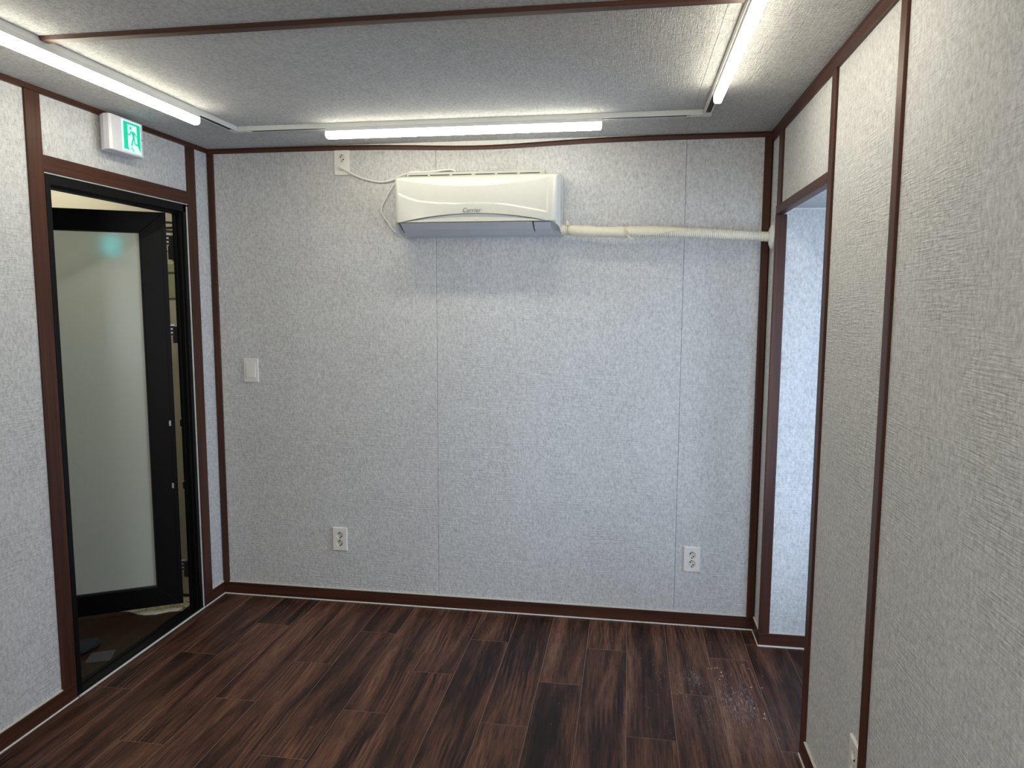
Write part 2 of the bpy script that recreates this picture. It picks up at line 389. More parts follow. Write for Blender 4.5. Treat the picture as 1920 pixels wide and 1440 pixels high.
ce = MB().box(-0.06, W+0.06, YR-0.06, 0.06, H+0.012, H+0.06).make('ceiling', M['sub'])
struct(ce, 'grey papered ceiling with brown batten', 'ceiling')
xs = [-0.05, 2.3294, 2.3306, W+0.03]; ys = [RC+0.02, -1.48, -2.97, YR]
for i in (0, 2):
    for ya, yb in zip(ys, ys[1:]):
        MB().box(xs[i], xs[i+1], yb+0.0004, ya-0.0004, H, H+0.012).make('ceiling_panel', M['ceil'], ce)

# side passage beyond the opening
wa = MB().box(W+0.008, XA+0.1, YA1, YA1+0.03, -0.003, ZA+0.1).make('wall_passage', M['wall']); struct(wa, 'pale blue-lit end wall seen through the side opening', 'wall')
wn = MB()
for bx in ((W+0.03, 2.80, YA0-0.05, YA0, -0.003, ZA+0.1), (3.32, XA+0.1, YA0-0.05, YA0, -0.003, ZA+0.1), (2.80, 3.32, YA0-0.05, YA0, -0.003, 0.25), (2.80, 3.32, YA0-0.05, YA0, 1.86, ZA+0.1)): wn.box(*bx)
wn = wn.make('wall_passage_near', M['wall']); struct(wn, 'near side wall of the side passage', 'wall')
ca = MB().box(W+0.03, XA+0.1, YA0, YA1, ZA, ZA+0.04).make('ceiling_passage', M['ceil']); struct(ca, 'low ceiling of the side passage', 'ceiling')
we = MB()
for bx in ((XA, XA+0.08, YA0, YA0+0.1, -0.003, ZA), (XA, XA+0.08, YA1-0.1, YA1, -0.003, ZA), (XA, XA+0.08, YA0+0.1, YA1-0.1, -0.003, 0.25), (XA, XA+0.08, YA0+0.1, YA1-0.1, 1.86, ZA)): we.box(*bx)
we = we.make('wall_passage_end', M['wall']); struct(we, 'outer wall of the side passage holding its window', 'wall')
window('window_2', 'white framed window lighting the side passage', 0, XA+0.04, YA0+0.1, YA1-0.1, 0.25, 1.86)
window('added_window_side', 'added white framed window in the unseen near wall of the side passage', 1, YA0-0.025, 2.80, 3.32, 0.25, 1.86)  # added opening so steep daylight reaches the back wall corner
MB().box(W+0.032, XA, YA1-0.004, YA1, ZA-0.005, ZA).make('caulk_line', M['caulk'], wa)

# ------------------------------------------------------------------ trims
BH = 0.064
def trim(i, label, mb, m, bevel=0.0018): return struct(mb.make('trim_%d' % i, m, bevel=bevel), label, 'trim')
# ceiling edge trim on the back wall sags a little in its middle
rows = []
def sag(x): return -0.021*math.exp(-((x-1.40)/0.42)**2)
for i in range(61):
    x = W*i/60; s_ = sag(x); hh = 0.024-0.004*math.exp(-((x-1.4)/0.42)**2)
    rows.append([(x, 0.012, H-0.0005+s_), (x, 0.0, H-0.0005+s_), (x, -0.002, H-0.008+s_), (x, 0.0, H-hh+s_), (x, 0.012, H-hh+s_)])
tb = MB().grid(rows, closed=True); tb = trim(1, 'dark brown trim along the top of the back wall, sagging above the air conditioner', tb, M['wx'], 0)
rows = []
for i in range(41):
    x = 0.55+1.6*i/40
    rows.append([(x, 0.011, H-0.0002), (x, 0.0035, H-0.0002), (x, 0.003, H-0.0004+sag(x)), (x, 0.011, H-0.0004+sag(x))])
MB().grid(rows, closed=True).make('caulk_line', M['caulk'], tb)
trim(2, 'dark brown trim along the top of the left wall', MB().box(-0.014, 0.004, YR, 0.0, H-0.021, H), M['wy'])
t3 = MB().prism([(W-0.004, H), (W+0.012, H), (W+0.012, H-0.045), (W-0.001, H-0.045), (W-0.002, H-0.012), (W-0.006, H-0.010)], 1, YR, 0.0)
trim(3, 'wide dark brown trim along the top of the right wall', t3, M['wy'], 0.0012)
trim(4, 'brown upright trim in the left back corner', MB().box(-0.004, 0.028, -0.001, 0.012, 0.06, H-0.02), M['wz'])
trim(5, 'brown upright trim in the right back corner', MB().box(W-0.030, W+0.002, -0.001, 0.012, 0.06, H-0.02), M['wz'])
trim(6, 'brown upright casing on the near side of the black framed door', MB().box(-0.014, 0.001, -1.125, -1.0575, 0.067, H-0.02), M['wz'])
trim(7, 'brown upright casing on the far side of the black framed door', MB().box(-0.014, 0.001, -0.178, -0.113, BH, H-0.02), M['wz'])
trim(8, 'brown casing across the top of the black framed door', MB().box(-0.014, 0.0, -1.0575, -0.178, 2.008, 2.067), M['wy'])
trim(9, 'short brown upright trim above the side opening near the corner', MB().box(W-0.001, W+0.012, -0.235, -0.165, 1.955, H-0.044), M['wz'])
trim(10, 'brown upright casing on the near edge of the side opening', MB().box(W-0.001, W+0.032, -1.020, -0.973, 0.0, H-0.044), M['wz'])
trim(11, 'brown upright batten on the right wall nearest the camera', MB().box(W-0.001, W+0.010, -1.600, -1.561, 0.0, H-0.044), M['wz'])
trim(12, 'brown lintel casing over the side opening', MB().box(W-0.002, W+0.031, -0.973, -0.157, 1.920, 1.955), M['wy'])
trim(13, 'reddish brown upright trim at the far jamb of the side opening', MB().box(W-0.001, W+0.045, YA1-0.008, YA1+0.008, 0.062, 1.920), M['wz'])
bt = MB().prism([(-1.505, H), (-1.499, H-0.011), (-1.470, H-0.011), (-1.464, H)], 0, 0.399, 2.366)
trim(14, 'brown batten across the ceiling between the two side light tracks', bt, M['wx'], 0.001)

def baseboard(name, label, bx, m, caulk, cream=None):
    o = MB().box(*bx).make(name, m, bevel=0.002); struct(o, label, 'baseboard')
    for c in caulk: MB().box(*c).make('caulk_line', M['caulk'], o, bevel=0.0008, seg=1)
    for c in (cream or []): MB().box(*c).make('caulk_line', M['cream'], o)
    return o
BH = 0.064
baseboard('baseboard_back', 'dark brown baseboard under the back wall', (0.0, 2.344, 0.0, RC+0.004, 0, BH), M['wx'],
          [(0.0, W, -0.005, 0.001, 0, 0.0055)], [(0.028, W-0.03, 0.001, RC+0.001, BH, BH+0.0045)])
baseboard('baseboard_back_right', 'short piece of dark brown baseboard by the right back corner', (2.3446, W, 0.0, RC+0.004, 0, BH), M['wx'], [])
baseboard('baseboard_left', 'dark brown baseboard under the left wall before the door', (-RC-0.004, 0.001, YR, -1.0575, 0, 0.067), M['wy'],
          [(0.0, 0.0055, YR, -1.057, 0, 0.0055)], [(-RC, -0.001, YR, -1.126, 0.067, 0.0715)])
baseboard('baseboard_left_far', 'short dark brown baseboard between the door and the corner', (-RC-0.004, 0.001, -0.178, 0.0, 0, BH), M['wy'],
          [(0.0, 0.0055, -0.18, -0.003, 0, 0.0055)], [(-RC, -0.001, -0.112, 0.0, BH, BH+0.0045)])
baseboard('baseboard_right', 'dark brown baseboard under the right wall', (W-0.001, W+RC+0.004, YR, -1.020, 0, 0.072), M['wy'],
          [(W-0.005, W-0.0005, YR, -0.973, 0, 0.005)], [(W, W+RC, -1.56, -1.021, 0.072, 0.0755)])
baseboard('baseboard_corner', 'tiny dark brown baseboard between the corner and the side opening', (W-0.001, W+RC+0.004, YA1-0.006, 0.0, 0, BH), M['wy'],
          [(W-0.005, W, YA1-0.012, -0.003, 0, 0.005)], [(W, W+RC, YA1+0.012, -0.002, BH, BH+0.004)])
baseboard('baseboard_passage', 'reddish brown baseboard of the side passage', (W-0.001, XA, YA1-0.0075, YA1, 0, 0.0615), M['wx'],
          [(W, XA, YA1-0.0135, YA1-0.0075, 0, 0.0065)], [(W+0.045, XA, YA1-0.005, YA1, 0.0615, 0.0655)])

# ------------------------------------------------------------------ black framed door, leaf swung out into the corridor
door = empty('door_1', (0, -0.62, 0)); struct(door, 'black aluminium framed frosted glass door standing open', 'door')
door.location = (0, 0, 0)
JF = -0.222
def dpart(name, mb, m, **k): return mb.make(name, m, door, **k)
jn = MB().box(-0.060, -0.003, -1.051, -1.027, 0.0, 2.003); dpart('jamb', jn, M['black'], bevel=0.0015)
jf = MB().prism([(-0.003, -0.196), (-0.003, -0.219), (-0.018, -0.219), (-0.018, -0.2235), (-0.030, -0.2235), (-0.030, -0.218), (-0.044, -0.218), (-0.044, JF-0.0025), (-0.060, JF-0.0025), (-0.060, -0.196)], 2, 0.0, 2.003)
dpart('jamb', jf, M['black'], bevel=0.0012)
hd = MB().prism([(-0.003, 2.003), (-0.003, 1.968), (-0.030, 1.968), (-0.030, 1.957), (-0.060, 1.957), (-0.060, 2.003)], 1, -1.027, -0.196)
dpart('head', hd, M['black'], bevel=0.0012)
sl = MB().prism([(-0.002, 0.0), (-0.002, 0.014), (-0.040, 0.016), (-0.040, 0.021), (-0.046, 0.021), (-0.046, 0.016), (-0.068, 0.016), (-0.068, 0.0)], 1, -1.027, -0.196)
dpart('sill', sl, M['black'], bevel=0.0008)
dpart('caulk_line', MB().box(-0.002, 0.0045, -1.052, -0.186, 0, 0.0055), M['caulk'])
rows = []
for i in range(30):
    z = 0.0+1.995*i/29; w = 0.002*math.sin(i*1.7)+0.0015*math.sin(i*0.6)
    rows.append([(-0.012, -0.178, z), (-0.006, -0.180, z), (-0.006, -0.1955+w, z), (-0.03, -0.196+w, z)])
dpart('sealant_strip', MB().grid(rows), M['sealant'], smooth=True)
MB().box(-0.02, -0.005, -1.052, -0.178, 2.003, 2.008).make('sealant_strip', M['sealant'], door)
# leaf: local frame along s (away from the hinge), n towards the room
Hp = Vector((-0.105, -0.224, 0)); dv = Vector((-0.853, -0.522, 0)).normalized(); nv = Vector((0.522, -0.853, 0)).normalized()
LM = Matrix(((dv.x, nv.x, 0, Hp.x), (dv.y, nv.y, 0, Hp.y), (0, 0, 1, 0), (0, 0, 0, 1)))
leaf_w, lz0, lz1, st = 0.83, 0.03, 1.965, 0.103
gz0, gz1 = 0.128, 1.870
def lbox(mb, s0, s1, n0, n1, z0, z1): return mb.box(s0, s1, n0, n1, z0, z1)
def lplace(mb): mb.v = [tuple(LM @ Vector(p)) for p in mb.v]; return mb
leaf = lplace(MB().prism([(0, lz0), (st, gz0), (st, gz1), (0, lz1)], 1, -0.040, 0.0)).make('leaf', M['black'], door, bevel=0.002)
def lpart(name, mb, m, **k): return lplace(mb).make(name, m, leaf, **k)
lpart('stile', MB().prism([(leaf_w, lz0), (leaf_w-st, gz0), (leaf_w-st, gz1), (leaf_w, lz1)], 1, -0.040, 0.0), M['black'], bevel=0.002)
lpart('rail', MB().prism([(0.0004, lz1), (st, gz1), (leaf_w-st, gz1), (leaf_w-0.0004, lz1)], 1, -0.040, 0.0), M['black'], bevel=0.002)
lpart('rail', MB().prism([(0.0004, lz0), (st, gz0), (leaf_w-st, gz0), (leaf_w-0.0004, lz0)], 1, -0.040, 0.0), M['black'], bevel=0.002)
lpart('glass', MB().box(st-0.004, leaf_w-st+0.004, -0.022, -0.014, gz0-0.004, gz1+0.004), M['frost'])
bd = MB()
for q in ((st-0.001, st+0.006, gz0, gz1), (leaf_w-st-0.006, leaf_w-st+0.001, gz0, gz1), (st, leaf_w-st, gz0-0.001, gz0+0.009), (st, leaf_w-st, gz1-0.006, gz1+0.001)):
    bd.box(q[0], q[1], -0.014, -0.004, q[2], q[3])
lpart('glazing_bead', bd, M['rubber'], bevel=0.0015)
lip = MB().box(-0.010, 0.010, -0.004, 0.0015, lz0, lz1); lpart('edge_lip', lip, M['black'], bevel=0.001)
for z in (0.952, 0.640):
    lpart('latch', MB().box(0.008, 0.018, 0.001, 0.006, z-0.014, z+0.012), M['steel'], bevel=0.001)
    k = MB().box(-0.064, -0.056, -0.2285, -0.2245, z-0.016, z+0.016); kk = k.make('keeper', M['black'], door, bevel=0.0008)
    for dz in (-0.024, 0.024): MB().cyl((-0.058, -0.2265, z+dz), 0.0022, 0.002, 1, 10).make('screw', M['steel'], kk)
for z in (1.837, 1.403, 0.225):
    hg = lplace(MB().box(-0.030, -0.004, -0.012, 0.001, z-0.028, z+0.030)).make('hinge', M['steel'], door, bevel=0.001)
    for q in range(3):
        lplace(MB().box(-0.027, -0.010, 0.001, 0.004, z-0.024+q*0.018, z-0.013+q*0.018)).make('knuckle', M['rubber'], hg)
    MB().box(-0.090, -0.061, -0.215, -0.200, z-0.060, z+0.020).make('hinge_block', M['rubber'], hg, bevel=0.002)

# corridor beyond the door
CX, CYN = -2.1, -2.9
struct(MB().box(CX, -0.06, CYN, 0.0, -0.05, -0.006).make('floor_corridor', M['terrazzo']), 'speckled terrazzo floor beyond the black framed door', 'floor')
pts = [(CX, CYN), (-0.0705, CYN), (-0.0705, -0.252), (-0.105, -0.247), (-0.145, -0.262), (-0.19, -0.305), (-0.24, -0.322), (-0.285, -0.318), (-0.34, -0.300), (-0.40, -0.305), (-0.5, -0.33), (CX, -0.36)]
tag(MB().prism(pts, 2, -0.006, 0.0).make('vinyl_sheet', M['vinyl']), 'brown wood-look vinyl sheet with a wavy cut edge beyond the door', 'flooring', None, 'structure')
edge = [(-0.105, -0.247), (-0.145, -0.262), (-0.19, -0.305), (-0.24, -0.322), (-0.285, -0.318), (-0.34, -0.300), (-0.40, -0.305)]
stone = [(x, y-0.004) for x, y in edge]+[(x, y+0.030) for x, y in reversed(edge)]
tag(MB().prism(stone, 2, 0.0, 0.006).make('cut_edge_offcut', M['beige'], bevel=0.001), 'pale wavy offcut strip on the corridor floor under the door leaf', 'offcut')
cw = MB().box(CX, -0.06, -0.065, -0.005, 0.0, 2.6).make('wall_corridor_end', M['beige']); struct(cw, 'beige wall seen through the gap of the open door', 'wall')
MB().box(CX, -0.062, -0.068, -0.065, 0.0, 0.010).make('dark_joint', M['rubber'], cw)
MB().box(-0.35, -0.062, -0.075, -0.065, 1.690, 1.733).make('rail', M['shadow_band'], cw, bevel=0.002)  # shadow band on the corridor wall, built as a tinted strip
MB().box(-0.35, -0.062, -0.070, -0.065, 1.560, 1.680).make('rail', M['shadow_band'], cw, bevel=0.002)  # wider shadow band below it, also a tinted strip
struct(MB().box(CX-0.06, CX, CYN, 0.0, -0.0, 2.6).make('wall_corridor_far', M['beige']), 'beige far wall of the corridor behind the frosted glass', 'wall')
struct(MB().box(CX-0.06, -0.06, CYN-0.06, CYN, -0.0, 2.6).make('wall_corridor_near', M['beige']), 'beige near end wall of the corridor', 'wall')
struct(MB().box(CX, -0.06, CYN, 0.0, 2.5, 2.56).make('ceiling_corridor', M['corr']), 'pale beige ceiling of the corridor', 'ceiling')
struct(MB().box(-0.075, -0.061, CYN, 0.0, 2.30, 2.5).make('wall_corridor_upper', M['beige']), 'beige upper wall of the corridor over the door', 'wall')
# small things on the corridor wall, seen through the hinge gap
for n, (z, sg) in enumerate(((1.941, -0.006), (1.911, 0.006), (1.897, -0.003), (1.876, -0.010))):
    c = [(-0.30, -0.070, z+0.012), (-0.235, -0.0695, z+0.004), (-0.185, -0.069, z+sg*0.3), (-0.14, -0.069, z+sg), (-0.075, -0.069, z+sg*1.6)]
    tag(MB().tube(spline(c, 6), 0.0028, 8).make('cable', M['rubber']), ('highest', 'second highest', 'third highest', 'lowest')[n]+' of the four thin black cables on the corridor wall', 'cable', 'black cables on the corridor wall')
jb = MB().box(-0.176, -0.100, -0.095, -0.0655, 1.752, 1.850).make('junction_box', M['slipper'], bevel=0.002)
tag(jb, 'dark box on the corridor wall below the black cables', 'junction box')
MB().box(-0.183, -0.177, -0.090, -0.0655, 1.80, 1.848).make('terminal', M['white'], jb)
MB().box(-0.186, -0.183, -0.086, -0.0655, 1.79, 1.795).make('terminal', M['rubber'], jb)
el = empty('emergency_light', (-0.49, -0.066, 1.825)); tag(el, 'cyan glowing emergency light blurred behind the frosted door glass', 'emergency light')
MB().cyl((0, -0.022, 0), 0.066, 0.022, 1, 28).make('case', M['signbody'], el, bevel=0.004)
MB().cyl((0, -0.026, 0), 0.055, 0.006, 1, 24).make('lens', M['cyan'], el, bevel=0.002)
# slipper and pale sheet just inside the corridor
rows = []
for i in range(13):
    t = i/12; wdt = 0.046*math.sqrt(max(0.02, 1-(2*t-1)**2*0.92))*(1.0 if t < .5 else 1.08); L = -0.13+0.26*t
    ring = []
    for k in range(12):
        a = 2*math.pi*k/12; hz = 0.014
        ring.append((wdt*math.cos(a), L, 0.014+hz*math.sin(a)*(1 if math.sin(a) < 0 else 0.6)))
    rows.append(ring)
def place(mb, loc, rz):
    R = Matrix.Translation(loc) @ Matrix.Rotation(rz, 4, 'Z'); mb.v = [tuple(R @ Vector(p)) for p in mb.v]; return mb
sp = empty('slipper', (-0.285, -0.760, 0)); tag(sp, 'dark grey slipper on the corridor floor at the door sill', 'slipper')
mb = MB().grid(rows, closed=True); mb.add(rows[0], [tuple(range(12))]); mb.add(rows[-1], [tuple(range(12))])
o = place(mb, (0, 0, 0), -0.35).make('sole', M['slipper'], sp, smooth=True)
rows = []
for i in range(9):
    t = i/8; L = 0.0+0.125*t; ring = []
    for k in range(11):
        a = math.pi*k/10; r = 0.047*math.sqrt(max(0.05, 1-t*t*0.9)); ring.append((r*math.cos(a), L, 0.018+(0.045*(1-0.55*t))*math.sin(a)))
    rows.append(ring)
place(MB().grid(rows), (0, 0, 0), -0.35).make('upper', M['slipper'], sp, smooth=True)
tag(place(MB().prism([(-0.045, -0.045), (0.055, -0.045), (0.05, 0.06), (-0.045, 0.05)], 2, 0, 0.003), (-0.150, -0.750, 0.0), 0.4).make('paper_sheet', M['paper']), 'pale grey sheet lying beside the slipper in the corridor', 'sheet')

# ------------------------------------------------------------------ light tracks and lamps
def track(name, axis, c, a0, a1, label):
    e = MB(); w, h, sw = 0.030, 0.020, 0.0095
    prof = [(c-w/2, H), (c-w/2, H-h), (c-sw, H-h), (c-sw, H-h+0.012), (c+sw, H-h+0.012), (c+sw, H-h), (c+w/2, H-h), (c+w/2, H)]
    e.prism(prof, 1-axis if False else axis, a0, a1)
    o = e.make('light_track', M['track'], bevel=0.0008, seg=1); tag(o, label, 'light track')
    d = MB()
    if axis == 0: d.box(a0+0.06, a1-0.06, c-sw+0.0002, c+sw-0.0002, H-h+0.0010, H-h+0.0115)
    else: d.box(c-sw+0.0002, c+sw-0.0002, a0+0.06, a1-0.06, H-h+0.0010, H-h+0.0115)
    d.make('slot', M['dark'], o)
    for q in (a0, a1):
        m_ = MB(); s0, s1 = (q-0.002, q+0.045) if q == a0 else (q-0.045, q+0.002)
        if axis == 0: m_.box(s0, s1, c-w/2-0.0012, c+w/2+0.0012, H-h-0.0012, H)
        else: m_.box(c-w/2-0.0012, c+w/2+0.0012, s0, s1, H-h-0.0012, H)
        m_.make('end_cap', M['track'], o, bevel=0.001)
    return o
TL, TB, TR = 0.383, -0.401, 2.385
track('light_track', 1, TL, -3.92, -0.383, 'white light track on the ceiling along the left wall')
track('light_track', 0, TB, TL+0.0185, TR-0.0185, 'white light track on the ceiling above the air conditioner')
track('light_track', 1, TR, -3.92, -0.383, 'white light track on the ceiling along the right wall')
def lamp(axis, c, a0, a1, label):
    w = 0.028
    def bx(b0, b1, c0, c1, z0, z1, mb=None):
        mb = mb or MB()
        return mb.box(b0, b1, c0, c1, z0, z1) if axis == 0 else mb.box(c0, c1, b0, b1, z0, z1)
    o = bx(a0, a1, c-w/2, c+w/2, 2.2665, 2.2798).make('linear_lamp', M['housing'], bevel=0.001); tag(o, label, 'lamp', 'linear lamps on the ceiling tracks')
    # diffuser: rounded underside and rounded ends
    r = 0.008; prof = [(c-w/2, 2.2665), (c-w/2, 2.238+r), (c-w/2+r*0.3, 2.238+r*0.3), (c-w/2+r, 2.238), (c+w/2-r, 2.238), (c+w/2-r*0.3, 2.238+r*0.3), (c+w/2, 2.238+r), (c+w/2, 2.2665)]
    def ring(t, f):
        out = []
        for q, z in prof:
            z2 = 2.2665-(2.2665-z)*f; p = (t, c+(q-c), z2) if axis == 0 else (c+(q-c), t, z2); out.append(p)
        return out
    rows = [ring(a0, 0.70), ring(a0+0.003, 0.90), ring(a0+0.008, 1.0), ring(a1-0.008, 1.0), ring(a1-0.003, 0.90), ring(a1, 0.70)]
    mb = MB().grid(rows); mb.mi = [1 if i % 7 in (0, 1, 5, 6) else 0 for i in range(len(mb.f))]   # the LEDs face down: flanks are dimmer
    mb.add(rows[0], [tuple(range(8))], 1); mb.add(rows[-1], [tuple(range(8))], 1)
    mb.make('diffuser', [M['lamp'], M['lampside']], o)
    for t in (a0+0.10, a1-0.14):
        bx(t, t+0.06, c-w/2-0.0018, c+w/2+0.0018, 2.2792, 2.2799).make('clip', M['white'], o)
    return o
lamp(0, TB, 0.800, 1.972, 'glowing white linear lamp on the track above the air conditioner')
lamp(1, TL+0.003, -1.872, -0.700, 'glowing white linear lamp on the left track above the exit sign')
lamp(1, TR+0.003, -1.890, -0.722, 'glowing white linear lamp on the right track by the side opening')
lamp(1, TL+0.003, -3.70, -2.53, 'glowing white linear lamp on the left track behind the camera')
lamp(1, TR+0.003, -3.70, -2.53, 'glowing white linear lamp on the right track behind the camera')

# ------------------------------------------------------------------ exit sign
es = empty('exit_sign', (0, -0.688, 2.14)); tag(es, 'lit green running man exit sign above the black framed door', 'sign')
def epart(name, mb, m, par=None, **k):
    mb.v = [(x, y+0.688, z-2.14) for x, y, z in mb.v]; return mb.make(name, m, par or es, **k)
epart('base', MB().box(-0.008, 0.028, -0.738, -0.610, 2.150, 2.276), M['signbody'], bevel=0.003)
cov = epart('cover', MB().prism([(0.010, -0.768), (0.040, -0.788), (0.062, -0.788), (0.069, -0.780), (0.069, -0.592), (0.066, -0.588), (0.010, -0.588)], 2, 2.140, 2.278), M['signbody'], bevel=0.0025)
for z in (2.158, 2.164, 2.170, 2.266):
    epart('vent', MB().box(0.0, 0.020, -0.7392, -0.7378, z, z+0.0022), M['dark'])
SY0, SY1, SZ0, SZ1 = -0.722, -0.606, 2.1485, 2.2715
face = epart('face', MB().box(0.066, 0.0705, SY0, SY1, SZ0, SZ1), M['signface'], bevel=0.001)
def uv(u, v): return (SY0+(SY1-SY0)*u, SZ1-(SZ1-SZ0)*v)
pic = MB()
def flat(poly): pic.prism([uv(*q) for q in poly], 0, 0.0704, 0.0712)
def stroke(pl, w):
    for (a, b), (c, d) in zip(pl, pl[1:]):
        L = math.hypot(c-a, d-b); nx, ny = -(d-b)/L*w/2, (c-a)/L*w/2
        flat([(a+nx, b+ny), (c+nx, d+ny), (c-nx, d-ny), (a-nx, b-ny)])
flat([(0.08, 0.04), (0.29, 0.04), (0.29, 0.86), (0.38, 0.93), (0.08, 0.93)])
flat([(0.29, 0.04), (0.78, 0.04), (0.78, 0.11), (0.29, 0.11)])
flat([(0.78, 0.04), (0.95, 0.04), (0.95, 0.93), (0.81, 0.76), (0.78, 0.60)])
flat([(0.455+0.055*math.cos(a*math.pi/7), 0.215+0.052*math.sin(a*math.pi/7)) for a in range(14)])
stroke([(0.44, 0.335), (0.66, 0.345)], 0.055)
stroke([(0.455, 0.335), (0.41, 0.43), (0.30, 0.43)], 0.045)
stroke([(0.65, 0.335), (0.76, 0.46)], 0.042)
flat([(0.50, 0.33), (0.66, 0.33), (0.64, 0.53), (0.56, 0.53)])
stroke([(0.59, 0.50), (0.47, 0.78)], 0.068)
stroke([(0.61, 0.50), (0.66, 0.70), (0.84, 0.71)], 0.052)
stroke([(0.46, 0.83), (0.585, 0.95)], 0.045)
epart('pictogram', pic, M['signgreen'], face)
epart('test_button', MB().cyl((0.069, -0.5975, 2.212), 0.0032, 0.002, 0, 12), M['steel'])

# ------------------------------------------------------------------ outlets and switch
def outlet_parts(parent):
    """plate in local X (width) / Z (height), front towards -Y; two round sockets with pin holes"""
    w, h, t, r = 0.078, 0.122, 0.008, 0.0180
    mb = MB(); n = 24
    cs = [(0.0, 0.0208), (0.0, -0.0208)]
    def cell(x0, x1, z0, z1, cx, cz):
        out, inn = [], []
        for k in range(n):
            a = 2*math.pi*k/n; dx, dz = math.cos(a), math.sin(a)
            sx = ((x1-cx) if dx > 0 else (cx-x0))/max(abs(dx), 1e-6); sz = ((z1-cz) if dz > 0 else (cz-z0))/max(abs(dz), 1e-6)
            s_ = min(sx, sz); out.append((cx+dx*s_, -t, cz+dz*s_)); inn.append((cx+dx*r, -t, cz+dz*r))
        low = [(x, -t+0.0065, z) for x, y, z in inn]
        mb.grid([out, inn, low], closed=True)
    m_ = 0.003
    cell(-w/2+m_, w/2-m_, 0, h/2-m_, *cs[0]); cell(-w/2+m_, w/2-m_, -h/2+m_, 0, *cs[1])
    f0 = [(-w/2+m_, -t, -h/2+m_), (w/2-m_, -t, -h/2+m_), (w/2-m_, -t, h/2-m_), (-w/2+m_, -t, h/2-m_)]
    f1 = [(-w/2, -t+0.003, -h/2), (w/2, -t+0.003, -h/2), (w/2, -t+0.003, h/2), (-w/2, -t+0.003, h/2)]
    f2 = [(x, 0.0, z) for x, y, z in f1]
    mb.grid([f0, f1, f2], closed=True)
    pl = mb.make('plate', M['plate'], parent, fix=True)
    for cx, cz in cs:
        so = MB().cyl((cx, -t+0.0060, cz), r, 0.001, 1, n).make('socket', M['sock'], parent)
        for dx, dz in ((-0.0067, 0.0067), (0.0067, -0.0067)):
            MB().cyl((cx+dx, -t+0.0050, cz+dz), 0.0034, 0.0012, 1, 10).make('pin_hole', M['dark'], so)
        for dz in (-0.0150, 0.0150):
            MB().box(cx-0.003, cx+0.003, -t+0.002, -t+0.0062, cz+dz-0.0016, cz+dz+0.0016).make('earth_clip', M['dark'], so)
def outlet(loc, rz, label):
    o = empty('wall_outlet', loc); o.rotation_euler = (0, 0, rz); tag(o, label, 'outlet', 'double wall outlets'); outlet_parts(o); return o
first = outlet((0.6515, RC, 0.332), 0, 'white double outlet low on the back wall, left of the middle panel joint')
def copy_tree(o, parent=None):
    c = o.copy(); COL.objects.link(c)
    if parent: c.parent = parent
    for ch in list(o.children): copy_tree(ch, c)
    return c
for loc, rz, lab in (((2.4165, RC, 0.329), 0, 'white double outlet low on the back wall near the right corner'),
                     ((0.7035, RC, 2.2175), 0, 'white double outlet high on the back wall under the ceiling trim'),
                     ((W+RC, -1.524, 0.330), math.radians(-90), 'white double outlet low on the right wall beside the brown batten')):
    c = copy_tree(first); c.location = loc; c.rotation_euler = (0, 0, rz); c['label'] = lab

sw = empty('light_switch', (0.1935, RC, 1.196)); tag(sw, 'white single rocker light switch on the back wall by the door corner', 'switch')
MB().box(-0.0395, 0.0395, -0.009, 0, -0.061, 0.061).make('plate', M['white'], sw, bevel=0.003)
MB().prism([(-0.009, -0.036), (-0.0135, -0.036), (-0.0105, 0.040), (-0.009, 0.040)], 0, -0.022, 0.026).make('rocker', M['white'], sw, bevel=0.001)
MB().box(-0.031, -0.0255, -0.0098, -0.008, -0.045, 0.030).make('name_strip', M['sock'], sw)

# ------------------------------------------------------------------ air conditioner
ac = empty('air_conditioner', (1.4025, RC, 1.853)); tag(ac, 'white split air conditioner with silver arc mounted high on the back wall', 'air conditioner')
AX0, AX1 = 1.020, 1.785; AXC = 1.394
def apart(name, mb, m, par=None, **k):
    mb.v = [(x-1.4025, y-RC, z-1.853) for x, y, z in mb.v]; return mb.make(name, m, par or ac, **k)
def kround(x, r):
    s_ = min(x-AX0, AX1-x)
    if s_ >= r: return 1.0
    return math.sqrt(max(0.0, 1-(1-s_/r)**2))
def xsamp(x0, x1, n):
    out = []
    for i in range(n+1):
        t = i/n; out.append(x0+(x1-x0)*(0.5-0.5*math.cos(math.pi*t)))
    return out
rows = []
for x in xsamp(AX0, AX1, 56):
    k = kround(x, 0.034); ke = kround(x, 0.060)
    d = 0.150+0.040*k; ze = 1.862+0.043*ke
    sec = [(0.0, 2.118), (d-0.05, 2.118), (d-0.020, 2.112), (d-0.006, 2.102), (d, 2.085), (d, 2.03), (d, 1.97), (d, ze+0.012), (d-0.002, ze+0.003), (d-0.006, ze), (d-0.020, ze-0.008*ke),
           (d*0.72, 1.858+(ze-1.858)*0.42), (d*0.45, 1.857), (0.03, 1.853), (0.0, 1.853)]
    rows.append([(x, RC-dd, z) for dd, z in sec])
mb = MB().grid(rows, closed=True); n = len(rows[0]); mb.add(rows[0], [tuple(range(n))]); mb.add(rows[-1], [tuple(range(n))])
body = apart('body', mb, M['acwhite'], smooth=True)
zs = lambda x: 2.060+0.036*((x-AXC)/0.36)**2
GLINT_LEDGE = [(1.02, 2.06), (1.05, 2.035), (1.09, 2.015), (1.14, 2.000), (1.23, 1.990), (1.31, 1.986), (1.40, 1.988), (1.47, 1.987), (1.55, 1.979), (1.64, 1.962), (1.73, 1.944), (1.80, 1.928)]  # ledge bent along the lamp highlights, so the glints are put into the shape
def zc(x):
    for (a, za), (b, zb) in zip(GLINT_LEDGE, GLINT_LEDGE[1:]):
        if x <= b: return za+(zb-za)*(x-a)/(b-a)
    return GLINT_LEDGE[-1][1]
